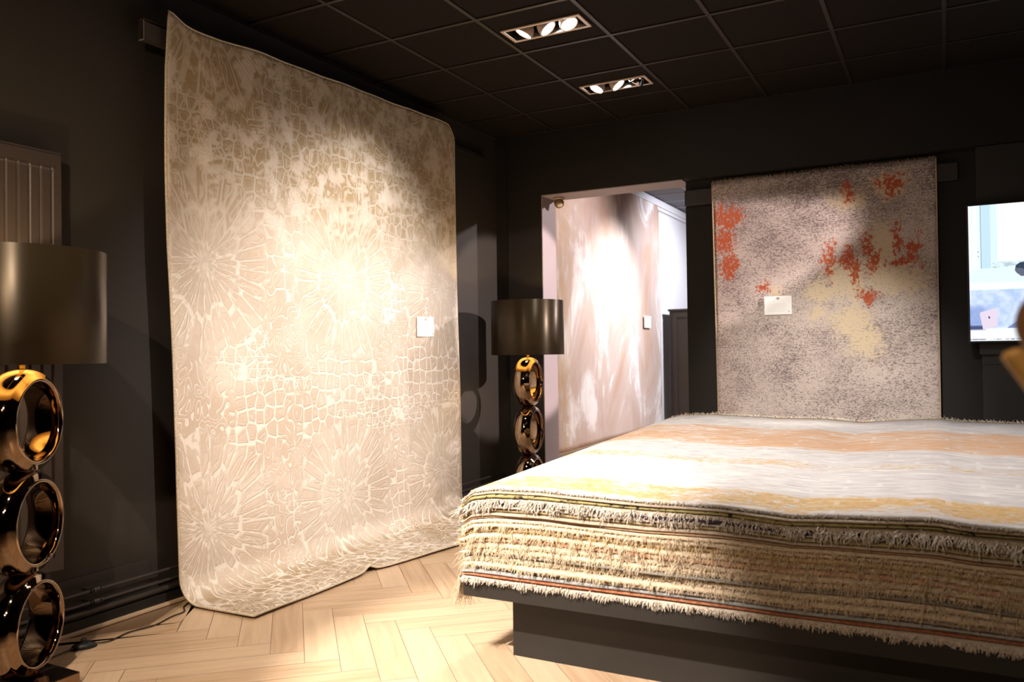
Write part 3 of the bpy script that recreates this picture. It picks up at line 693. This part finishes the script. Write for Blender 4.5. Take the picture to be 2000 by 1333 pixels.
EDGE = {
 'beige': mat_edge('edge_beige', (0.52, 0.42, 0.32)), 'olive': mat_edge('edge_olive', (0.28, 0.24, 0.09), (0.42, 0.36, 0.17), 0.10),
 'plum': mat_edge('edge_plum', (0.045, 0.032, 0.04)), 'lilac': mat_edge('edge_lilac', (0.50, 0.42, 0.38)),
 'olive2': mat_edge('edge_olive_brown', (0.32, 0.25, 0.11), (0.42, 0.34, 0.20)), 'rust': mat_edge('edge_orange_brown', (0.46, 0.29, 0.17)),
 'cream': mat_edge('edge_cream', (0.66, 0.54, 0.39)), 'gold': mat_edge('edge_gold', (0.56, 0.42, 0.23)),
 'redline': mat_edge('edge_red_cream', (0.46, 0.20, 0.11), (0.60, 0.45, 0.30)), 'grey': mat_edge('edge_grey', (0.26, 0.24, 0.20)),
 'taupe': mat_edge('edge_taupe', (0.30, 0.24, 0.19)), 'bluegrey': mat_edge('edge_blue_grey', (0.36, 0.37, 0.36), (0.28, 0.29, 0.30)),
 'red': mat_edge('edge_rust_red', (0.30, 0.09, 0.04), (0.40, 0.20, 0.11)), 'white': mat_edge('edge_white', (0.62, 0.53, 0.43)),
}
FR = {'cream': mat_edge('fringe_cream', (0.78, 0.65, 0.47), (0.70, 0.56, 0.39)), 'gold': mat_edge('fringe_gold', (0.70, 0.53, 0.31), (0.60, 0.45, 0.25)),
      'white': mat_edge('fringe_white', (0.74, 0.66, 0.56), (0.64, 0.55, 0.45)), 'top': mat_edge('fringe_top', (0.66, 0.58, 0.46))}
def pile():
    tot = sum(l[0] for l in LAY); acc = 0
    xs = np.concatenate([np.linspace(X0, X0+0.06, 6), np.linspace(X0+0.09, X1, 90)])
    ys_in = [0.02, 0.06, 0.15, 0.4, 0.8, 1.3, 1.9, 2.4, 2.7]
    for li, (th, key, fr, label) in enumerate(LAY):
        s1 = 1 - acc/tot; acc += th; s0 = 1 - acc/tot; mid = (s0+s1)/2
        ph = rng.uniform(0, 6, 6)
        off = rng.uniform(-0.010, 0.010); xo = rng.uniform(-0.012, 0.014)
        if key == 'top': off, xo = 0.0, 0.0
        if li == len(LAY)-1: off = 0.0
        gap = 0.0020 if li else 0.0
        X = xs + 0.0; X = X + xo*np.exp(-(xs-X0)/0.5)
        fy = YF + off + 0.006*np.sin(xs*2.1+ph[0]) + 0.004*np.sin(xs*5.3+ph[1]) + 0.0015*np.sin(xs*23+ph[2])
        yr = YR - 0.02 + rng.uniform(-0.03, 0.0)
        def zz(x, y, s, wob=True):
            hgt = ztop(x) - ZB; g = 1 + 0.235*np.clip((y-YF)/2.75, 0, 1)
            e = np.exp(-(x-X0)/0.05)*0.12*(y-YF > 0.1)
            w_ = 0.010*np.sin(x*2.7+1.3+s*3.0)*s*(1-s)*2.2 + 0.006*np.sin(x*6.1+s*7)*s*(1-s)*2
            if key == 'top' and y.min() > YF+0.1: w_ = w_ + 0.006*np.sin(x*3.1+y*2.0)*s*0
            return ZB + hgt*g*(s*(1-0.0*e)) + w_
        # cross section ring at each x : back top -> front top -> nose -> front bottom -> back bottom
        ring = []
        T = lambda x, y: zz(x, y, s1) - gap
        B = lambda x, y: zz(x, y, s0)
        yb = np.full_like(X, yr)
        for d in ys_in[::-1]:
            y = fy + d*(yr-fy)/2.77; ring.append((y, T(X, y)))
        hT = T(X, fy) - B(X, fy)
        for q, dz in ((0.006, 0.0), (0.0005, 0.12), (-0.0025, 0.32), (-0.0030, 0.5), (-0.0025, 0.68), (0.0005, 0.88), (0.006, 1.0)):
            y = fy + q; ring.append((y, T(X, fy) - hT*dz))
        for d in ys_in:
            y = fy + d*(yr-fy)/2.77; ring.append((y, B(X, y)))
        K = len(ring); nx = len(X)
        V = np.zeros((nx, K, 3))
        for k, (y, z) in enumerate(ring): V[:, k, 0] = X; V[:, k, 1] = y; V[:, k, 2] = z
        # shrink the end a little so it is rounded
        for q, sh in ((0, 0.30), (1, 0.08)):
            c = V[q, :, 2].copy(); half = K//2
            for k in range(K):
                mm = (ring[k][1][q] + ring[K-1-k][1][q])/2; V[q, k, 2] = c[k]*(1-sh) + mm*sh
        f = []
        for i in range(nx-1):
            for k in range(K):
                k2 = (k+1) % K; f.append((i*K+k, i*K+k2, (i+1)*K+k2, (i+1)*K+k))
        f.append(tuple(range(K-1, -1, -1))); f.append(tuple((nx-1)*K+k for k in range(K)))
        t = thing('stacked_rug', (-0.2, 4.2, float(ZB + (1.26-0.54-ZB)*s0)), label, 'rug', 'rugs piled on the black platform')
        m = MB(); m.v = V.reshape(-1, 3).tolist(); m.f = f
        m.obj('pile', m_stripe if key == 'top' else EDGE[key], t, smooth=True)
        if fr:
            L, dens, rad = fr
            xa = X0 + 0.005; n_ = int((0.55-xa)*dens); xr = np.sort(rng.uniform(xa, 0.55, n_))
            xr = xr + 0.006*np.sin(xr*95+ph[3]) + 0.01*np.sin(xr*31+ph[4])
            xr = np.clip(xr, X0+0.002, 0.6)
            clump = 0.55 + 0.6*(0.5+0.5*np.sin(xr*41+ph[0]*3)*np.sin(xr*17+ph[2])) + 0.3*rng.random(n_)
            if key == 'top': clump = 0.5 + 0.6*rng.random(n_)
            fyi = np.interp(xr, xs, fy); zmid = zz(xr, fyi, mid) + rng.normal(0, 0.0025, n_)
            if li == len(LAY)-1: fyi = np.minimum(fyi, YF) - 0.005; zmid = zmid + 0.003
            P0 = np.stack([xr, fyi, zmid], 1)
            D = np.stack([rng.normal(0, 0.45, n_), -np.abs(rng.normal(0.55, 0.25, n_)), rng.normal(-0.55, 0.4, n_)], 1)
            if key == 'top': D[:,2] = rng.normal(-0.1, 0.3, n_)
            # left end of the rug
            nl = int(2.2*dens*0.55); yl = rng.uniform(YF+0.0, YF+1.6, nl)
            xl = np.full(nl, X[0]+0.004); zl = np.array([float(zz(np.array([X0+0.01]), np.array([q]), mid)[0]) for q in yl])
            P1 = np.stack([xl, yl, zl + rng.normal(0, 0.002, nl)], 1)
            D1 = np.stack([-np.abs(rng.normal(0.7, 0.25, nl)), rng.normal(0, 0.4, nl), rng.normal(-0.45, 0.3, nl)], 1)
            P = np.concatenate([P0, P1]); D = np.concatenate([D, D1]); D /= np.linalg.norm(D, axis=1, keepdims=True)
            LL = np.concatenate([L*clump, L*(0.7+0.9*rng.random(nl)) * (1.5 if key != 'top' else 1.0)])
            ll = strands(P, D, LL, LL*rng.uniform(0.2, 0.8, len(LL)), rad, 5, 0.35)
            mt = FR['top'] if key == 'top' else FR['gold'] if key == 'gold' else FR['white'] if key == 'white' or li == 3 else FR['cream']
            o = ll.obj('fringe', mt, t, smooth=True); tag(o, kind='stuff')
            if key == 'top':                           # woolly far edge
                N = 1500; xb = rng.uniform(X0+0.01, X1-0.01, N); yb_ = np.full(N, float(yr)); zb_ = zz(xb, yb_, mid) + 0.004
                D = np.stack([rng.normal(0, 0.5, N), np.abs(rng.normal(0.6, 0.3, N)), rng.normal(0.5, 0.4, N)], 1); D /= np.linalg.norm(D, axis=1, keepdims=True)
                o = strands(np.stack([xb, yb_, zb_], 1), D, rng.uniform(0.010, 0.024, N), rng.uniform(0, 0.004, N), 0.0028, 4, 0.3).obj('rear_fringe', mt, t, smooth=True); tag(o, kind='stuff')
            if li == len(LAY)-1:                       # long hank hanging past the slab at the corner
                N = 420; yy = rng.uniform(YF-0.005, YF+0.22, N)
                P0 = np.stack([np.full(N, X0-0.018), yy, rng.uniform(0.33, 0.36, N)], 1)
                D = np.stack([-np.abs(rng.normal(0.25, 0.15, N)), rng.normal(-0.05, 0.1, N), -np.ones(N)], 1); D /= np.linalg.norm(D, axis=1, keepdims=True)
                o = strands(P0, D, rng.uniform(0.05, 0.13, N), rng.uniform(0, 0.01, N), 0.0016, 6, 0.12).obj('corner_fringe', FR['cream'], t, smooth=True); tag(o, 'long cream fringe hanging past the platform corner', kind='stuff')
pile()

# ------------------------------------------------------------------ ring lamps
def mat_bronze():
    n = NT('bronze_glaze', 0.045, metal=1.0); p = n.pos(); k = n.noise(p, 6, 3)
    n.color(n.mix(k, (0.25, 0.165, 0.10), (0.31, 0.21, 0.13))); n.b.inputs['Coat Weight'].default_value = 0.6; n.b.inputs['Coat Roughness'].default_value = 0.02
    return n.m
m_bronze = mat_bronze()
def mat_shade():
    n = NT('satin_shade', 0.40, metal=0.6); p = n.pos(); k = n.noise(n.vmul(p, (60, 60, 1.5)), 12, 2)
    n.color(n.mix(k, (0.036, 0.025, 0.012), (0.047, 0.033, 0.017))); n.b.inputs['Anisotropic'].default_value = 0.95
    tn = n.t.nodes.new('ShaderNodeTangent'); tn.direction_type = 'RADIAL'; tn.axis = 'Z'; n.t.links.new(tn.outputs[0], n.b.inputs['Tangent']); n.b.inputs['Anisotropic Rotation'].default_value = 0.25
    return n.m
m_shade = mat_shade()
m_lining = plain('gold_lining', (0.88, 0.62, 0.20), 0.5, metal=0.0, var=0.04)
m_bulb = glow('lit_bulb', (1.0, 0.72, 0.36), 6.0)
def lamp(loc, rz, label, first=True):
    t = thing('ring_lamp', (0,0,0), label, 'floor lamp', 'bronze ring floor lamps with drum shades')
    br = -rz if loc[1] < 3 else 0.0
    cb, sb = math.cos(br), math.sin(br)
    m = MB(); h = 0.148; hy = 0.13
    m.add([(cb*x-sb*y, sb*x+cb*y, z) for z in (0.0, 0.044) for x, y in ((-h,-hy),(h,-hy),(h,hy),(-h,hy))], [(0,3,2,1),(4,5,6,7),(0,1,5,4),(1,2,6,5),(2,3,7,6),(3,0,4,7)])
    m.obj('base', m_bronze, t, bevel=0.004, seg=3, local=True)
    rot = Matrix.Rotation(PI/2, 4, 'Y')
    prof = []
    for k in range(15):                              # dome-shaped outside
        q = -1 + 2*k/14; prof.append((0.168 + 0.032*math.sqrt(max(0, 1-abs(q)**2.2)), q*0.063))
    prof += [(0.166, 0.068), (0.162, 0.071), (0.157, 0.071), (0.152, 0.067), (0.149, 0.058)]
    prof += [(0.146, 0.030), (0.145, 0.0), (0.146, -0.030)]
    prof += [(0.149, -0.058), (0.152, -0.067), (0.157, -0.071), (0.162, -0.071), (0.166, -0.068)]
    for z in (0.243, 0.631, 1.019):
        T = Matrix.Translation((0, 0, z)) @ rot
        MB().lathe(prof, 96, T, closed=True).obj('ring', m_bronze, t, smooth=True, local=True)
    for z in (0.437, 0.825):
        MB().lathe([(0.0,-0.016),(0.052,-0.016),(0.040,-0.007),(0.034,0.0),(0.040,0.007),(0.052,0.016),(0.0,0.016)], 40, Matrix.Translation((0,0,z))).obj('neck', m_bronze, t, smooth=True, local=True)
    MB().lathe([(0.0,0.0),(0.013,0.0),(0.011,0.01),(0.011,0.10),(0.018,0.105),(0.018,0.15),(0.0,0.15)], 24, Matrix.Translation((0,0,1.214))).obj('stem', plain('brass', (0.6,0.42,0.18), 0.2, metal=1.0) if first else bpy.data.materials['brass'], t, smooth=True, local=True)
    R, z0, z1 = 0.295, 1.238, 1.672
    MB().lathe([(R,z0),(R,z1),(R-0.003,z1),(R-0.003,z0)], 96, None, closed=True).obj('lamp_shade', m_shade, t, smooth=False, local=True).data.polygons.foreach_set('use_smooth', [True]*(96*4))
    MB().lathe([(R-0.0036,z0+0.002),(R-0.0036,z1-0.002),(R-0.0046,z1-0.002),(R-0.0046,z0+0.002)], 96, None, closed=True).obj('shade_lining', m_lining, t, smooth=True, local=True)
    m = MB(); m.tube([(-R+0.005,0,1.352),(R-0.005,0,1.352)], 0.0025, 8); m.tube([(0,-R+0.005,1.352),(0,R-0.005,1.352)], 0.0025, 8); m.obj('shade_spider', m_chrome, t, local=True)
    MB().lathe([(0.0,0.0),(0.013,0.0),(0.016,0.02),(0.030,0.055),(0.027,0.080),(0.012,0.095),(0.0,0.097)], 24, Matrix.Translation((0,0,1.364))).obj('bulb', m_bulb, t, smooth=True, local=True)
    ld = bpy.data.lights.new('bulb_light', 'POINT'); ld.energy = 13.0; ld.color = (1.0, 0.78, 0.45); ld.shadow_soft_size = 0.03
    lo = bpy.data.objects.new('bulb_light', ld); C.objects.link(lo); lo.parent = t; lo.location = (0, 0, 1.49)
    t.location = loc; t.rotation_euler[2] = rz
    return t
lamp1 = lamp((-3.134, 1.890, 0.0), math.radians(29), 'bronze ring floor lamp at the left edge, nearest the camera, beside the radiator')
lamp2 = lamp((-2.98, 5.89, 0.0), math.radians(6), 'bronze ring floor lamp in the far corner beside the lit opening', False)

cord_pts = [(-3.29,2.055,0.006),(-3.315,2.09,0.006),(-3.335,2.15,0.006),(-3.335,2.24,0.010),(-3.318,2.30,0.010),(-3.29,2.367,0.006),(-3.312,2.477,0.006),(-3.288,2.591,0.006),(-3.322,2.72,0.006),(-3.33,2.80,0.006),(-3.40,2.86,0.006),(-3.47,3.0,0.006)]
def smooth_pts(p, k=8):
    p = [Vector(q) for q in p]; out = []
    for i in range(len(p)-1):
        a, b, c, d = p[max(i-1,0)], p[i], p[i+1], p[min(i+2,len(p)-1)]
        for j in range(k):
            t = j/k; out.append(0.5*((2*b)+(c-a)*t+(2*a-5*b+4*c-d)*t*t+(3*b-a-3*c+d)*t**3))
    return out + [p[-1]]
t = thing('lamp_cord', (-3.33, 2.27, 0), 'thin black cord with foot switch on the oak floor by the left wall', 'cord')
MB().tube(smooth_pts(cord_pts), 0.0032, 8).obj('cable', m_cord, t, smooth=True)
fs = MB(); T = Matrix.Translation((-3.327, 2.268, 0.0)) @ Matrix.Rotation(math.radians(60), 4, 'Z') @ Matrix.Diagonal((1.55, 1.0, 1.0, 1.0))
fs.lathe([(0.0,0.0),(0.031,0.0),(0.034,0.005),(0.029,0.017),(0.017,0.026),(0.0,0.028)], 32, T)
fo = fs.obj('foot_switch', m_cord, t, smooth=True)
MB().lathe([(0.0,0.022),(0.012,0.022),(0.012,0.039),(0.010,0.041),(0.0,0.041)], 24, Matrix.Translation((-3.327, 2.268, 0.0))).obj('button', m_cord, fo, smooth=False)

# ------------------------------------------------------------------ things at the opening
t = thing('motion_sensor', (-3.01, 6.60, 2.628), 'small round bronze-brown sensor under the lintel of the opening', 'sensor')
MB().lathe([(0.0,0.0),(0.045,0.0),(0.050,-0.006),(0.046,-0.016),(0.0,-0.018)], 32, Matrix.Translation((-3.01,6.60,2.6275))).obj('mount', m_tan_bind, t, smooth=True)
T = Matrix.Translation((-3.01,6.60,2.585)) @ Vector((0.45,-0.35,-0.8)).normalized().to_track_quat('Z','Y').to_matrix().to_4x4()
MB().lathe([(0.0,-0.042),(0.028,-0.034),(0.042,-0.014),(0.045,0.012),(0.038,0.032),(0.030,0.034),(0.0,0.020)], 32, T).obj('eyeball', plain('brown_plastic', (0.20,0.13,0.07), 0.4), t, smooth=True)
MB().lathe([(0.0,0.0215),(0.024,0.0315),(0.024,0.0345),(0.0,0.0365)], 32, T).obj('lens', plain('cream_lens', (0.8,0.68,0.5), 0.3), t, smooth=True)

t = thing('cupboard', (-2.5, 10.5, 0), 'dark wooden cupboard against the white wall beyond the opening', 'cupboard')
m_dw = plain('dark_stained_wood', (0.045, 0.032, 0.024), 0.5, var=0.25, scale=7)
m = MB(); m.box(-3.15, -1.95, 10.30, 10.72, 0.06, 1.765); m.obj('body', m_dw, t, bevel=0.004)
m = MB(); m.box(-3.165, -1.935, 10.28, 10.73, 1.765, 1.79); m.obj('top_board', m_dw, t, bevel=0.004)
m = MB(); m.box(-3.13, -1.97, 10.31, 10.70, 0.0, 0.06); m.obj('plinth', m_dw, t)
for a, b in ((-3.10, -2.56), (-2.54, -2.00)):
    m = MB(); fw = 0.055
    m.box(a, a+fw, 10.278, 10.2995, 0.10, 1.74); m.box(b-fw, b, 10.278, 10.2995, 0.10, 1.74); m.box(a+fw, b-fw, 10.278, 10.2995, 1.68, 1.74); m.box(a+fw, b-fw, 10.278, 10.2995, 0.10, 0.17); m.box(a+fw, b-fw, 10.288, 10.2995, 0.17, 1.68)
    d = m.obj('door', m_dw, t, bevel=0.002)
    k = b-0.03 if a < -3 else a+0.03
    MB().lathe([(0.0,0.0),(0.006,0.0),(0.006,0.015),(0.013,0.022),(0.009,0.032),(0.0,0.033)], 20, Matrix.Translation((k,10.278,0.95)) @ Matrix.Rotation(PI/2,4,'X')).obj('knob', m_black, d, smooth=True)

# ------------------------------------------------------------------ television
def tv():
    t = thing('television', (0.98, 6.40, H+0.49), 'wall-mounted flat screen showing a bright bluish picture', 'television')
    x0, x1, z0, z1 = 0.142, 1.80, H+0.022, H+0.963
    m = MB(); m.box(x0, x1, 6.37, 6.405, z0, z1); m.obj('case', m_black, t, bevel=0.003)
    m = MB(); m.box(0.7, 1.25, 6.405, 6.4445, z0+0.25, z1-0.25); m.obj('wall_mount', m_black, t)
    n = NT('screen_picture', 0.3); p = n.pos(); s = n.sep(p); X = n.math('SUBTRACT', s[0], 0.153); Z = n.math('SUBTRACT', s[2], H+0.034)
    def rect(a, b, c, d, e=0.003):
        r = n.math('MULTIPLY', n.step(X, a-e, a+e), n.step(X, b-e, b+e, 1.0, 0.0))
        return n.math('MULTIPLY', r, n.math('MULTIPLY', n.step(Z, c-e, c+e), n.step(Z, d-e, d+e, 1.0, 0.0)))
    nz = n.noise(n.vmul(p, (1, 1, 1)), 14, 5, 0.65); st = n.noise(n.vmul(p, (6, 1, 1)), 12, 4)
    c = n.mix(nz, (0.80, 0.95, 1.0), (0.68, 0.88, 0.95))                       # tiled sill wall
    c = n.mix(rect(-0.1, 2, 0.40, 0.50), c, n.mix(st, (0.72, 0.90, 0.97), (0.80, 0.94, 1.0)))
    c = n.mix(rect(-0.1, 0.075, 0.48, 1.2), c, (0.80, 0.93, 1.0))
    c = n.mix(rect(0.0, 0.012, 0.48, 1.2), c, (1.0, 1.0, 1.0)); c = n.mix(rect(0.028, 0.048, 0.48, 1.2), c, (0.92, 0.98, 1.0))
    c = n.mix(rect(0.070, 0.076, 0.49, 1.2), c, (0.25, 0.42, 0.47))
    c = n.mix(rect(0.078, 0.130, 0.49, 1.2), c, (0.55, 0.76, 0.90))
    c = n.mix(rect(0.130, 0.170, 0.49, 1.2), c, (0.72, 0.88, 0.95)); c = n.mix(rect(0.170, 1.40, 0.53, 1.2), c, (1.0, 1.0, 1.0))
    c = n.mix(rect(0.052, 0.060, 0.60, 0.607), c, (0.15, 0.2, 0.3)); c = n.mix(rect(0.054, 0.060, 0.57, 0.577), c, (0.15, 0.2, 0.3))
    crack = n.math('MULTIPLY', rect(0.14, 2, 0.49, 0.53), n.step(n.noise(n.vmul(p, (1,1,5)), 18, 4, 0.7), 0.50, 0.54))
    c = n.mix(n.math('MULTIPLY', crack, 0.7), c, (0.35, 0.45, 0.5))
    c = n.mix(rect(-0.1, 2, 0.345, 0.395, 0.006), c, (0.88, 0.96, 1.0))
    c = n.mix(rect(-0.1, 2, 0.08, 0.345, 0.006), c, n.mix(n.step(nz, 0.35, 0.65), (0.46, 0.60, 0.93), (0.68, 0.79, 0.98)))
    c = n.mix(n.math('MULTIPLY', rect(-0.1, 0.10, 0.08, 0.24, 0.03), 0.6), c, (0.15, 0.25, 0.60))
    c = n.mix(rect(-0.1, 2, -0.1, 0.085, 0.01), c, (0.90, 0.94, 1.0))
    c = n.mix(rect(-0.1, 0.09, 0.075, 0.105, 0.008), c, (0.06, 0.09, 0.22))
    c = n.mix(rect(-0.1, 2, 0.008, 0.014), c, n.mix(n.step(st, 0.45, 0.55), (0.8, 0.85, 1.0), (0.08, 0.09, 0.14)))
    n.lk((0.0, 0.0, 0.0), n.b.inputs['Base Color']); n.lk(c, n.b.inputs['Emission Color']); n.b.inputs['Emission Strength'].default_value = 1.12
    m = MB(); m.box(x0+0.012, x1-0.012, 6.3685, 6.3698, z0+0.012, z1-0.010); sc_ = m.obj('screen', n.m, t)
    def poly(name, pts, col, y=6.3680, st=1.0):
        k = len(pts); v = [(0.153+a, y, H+0.034+b) for a, b in pts] + [(0.153+a, y+0.0004, H+0.034+b) for a, b in pts]
        f = [tuple(range(k)), tuple(range(2*k-1, k-1, -1))] + [(i, (i+1) % k, (i+1) % k+k, i+k) for i in range(k)]
        MB().add(v, f).obj(name, glow('picture_'+name, col, st), sc_)
    poly('pictured_bag', [(0.076,0.075),(0.160,0.098),(0.166,0.205),(0.158,0.220),(0.062,0.195),(0.058,0.180)], (0.86, 0.74, 0.90))
    poly('bag_clasp', [(0.108,0.152),(0.118,0.150),(0.118,0.162),(0.108,0.168)], (0.05, 0.06, 0.16), 6.3676)
    # head and bent back of the person in the picture
    hx, hz = 0.318, 0.480
    poly('pictured_hair', [(hx-0.050,hz+0.002),(hx-0.046,hz+0.022),(hx-0.022,hz+0.040),(hx+0.015,hz+0.044),(hx+0.05,hz+0.03),(hx+0.06,hz-0.01),(hx+0.04,hz-0.03),(hx+0.0,hz-0.006),(hx-0.024,hz+0.003)], (0.035, 0.06, 0.10), 6.3674)
    poly('pictured_face', [(hx-0.050,hz+0.002),(hx-0.020,hz+0.006),(hx+0.03,hz+0.0),(hx+0.04,hz-0.03),(hx+0.01,hz-0.052),(hx-0.018,hz-0.052),(hx-0.030,hz-0.040),(hx-0.042,hz-0.030),(hx-0.052,hz-0.014)], (0.13, 0.15, 0.22), 6.3677)
    poly('pictured_shirt', [(hx+0.02,hz-0.05),(hx+0.06,hz-0.01),(hx+0.20,hz+0.03),(hx+0.45,hz-0.06),(hx+0.52,hz-0.30),(hx+0.25,hz-0.42),(hx+0.02,hz-0.38),(hx+0.06,hz-0.2)], (0.30, 0.38, 0.60), 6.3679)
    poly('pictured_arm', [(0.215,0.085),(0.28,0.085),(0.42,0.20),(0.42,0.24)], (0.20, 0.28, 0.52), 6.3681)
tv()

# ------------------------------------------------------------------ blurred thing at the right edge
def ornament():
    t = thing('ornament_stand', (0.235, 1.07, 0), 'blurred amber rod end with a brown disc at the right edge', 'ornament')
    m_a = plain('amber_wood', (0.85, 0.47, 0.13), 0.45, var=0.15, scale=12); m_b = plain('brown_wood', (0.26, 0.12, 0.045), 0.5, var=0.15, scale=12)
    MB().lathe([(0.0,0.0),(0.12,0.0),(0.125,0.008),(0.11,0.02),(0.02,0.03),(0.0,0.03)], 40, Matrix.Translation((0.235,1.07,0))).obj('foot', m_b, t, smooth=True)
    MB().tube([(0.235,1.07,0.025),(0.235,1.07,0.7),(0.235,1.07,1.02)], 0.012, 16).obj('pole', m_b, t, smooth=True)
    pts = [(0.064,1.05,1.256),(0.067,1.05,1.249),(0.078,1.052,1.232),(0.10,1.056,1.195),(0.14,1.06,1.13),(0.20,1.068,1.05),(0.235,1.07,1.01)]
    sp = smooth_pts(pts); MB().tube(sp, [0.0125*math.sqrt(min(1, (i+0.6)/7)) for i in range(len(sp))], 18).obj('curved_rod', m_a, t, smooth=True)
    T = Matrix.Translation((0.1165,1.075,1.283)) @ Matrix.Rotation(math.radians(80),4,'X')
    MB().lathe([(0.0,-0.010),(0.042,-0.010),(0.047,0.0),(0.042,0.010),(0.0,0.010)], 40, T).obj('disc', m_b, t, smooth=True)
ornament()
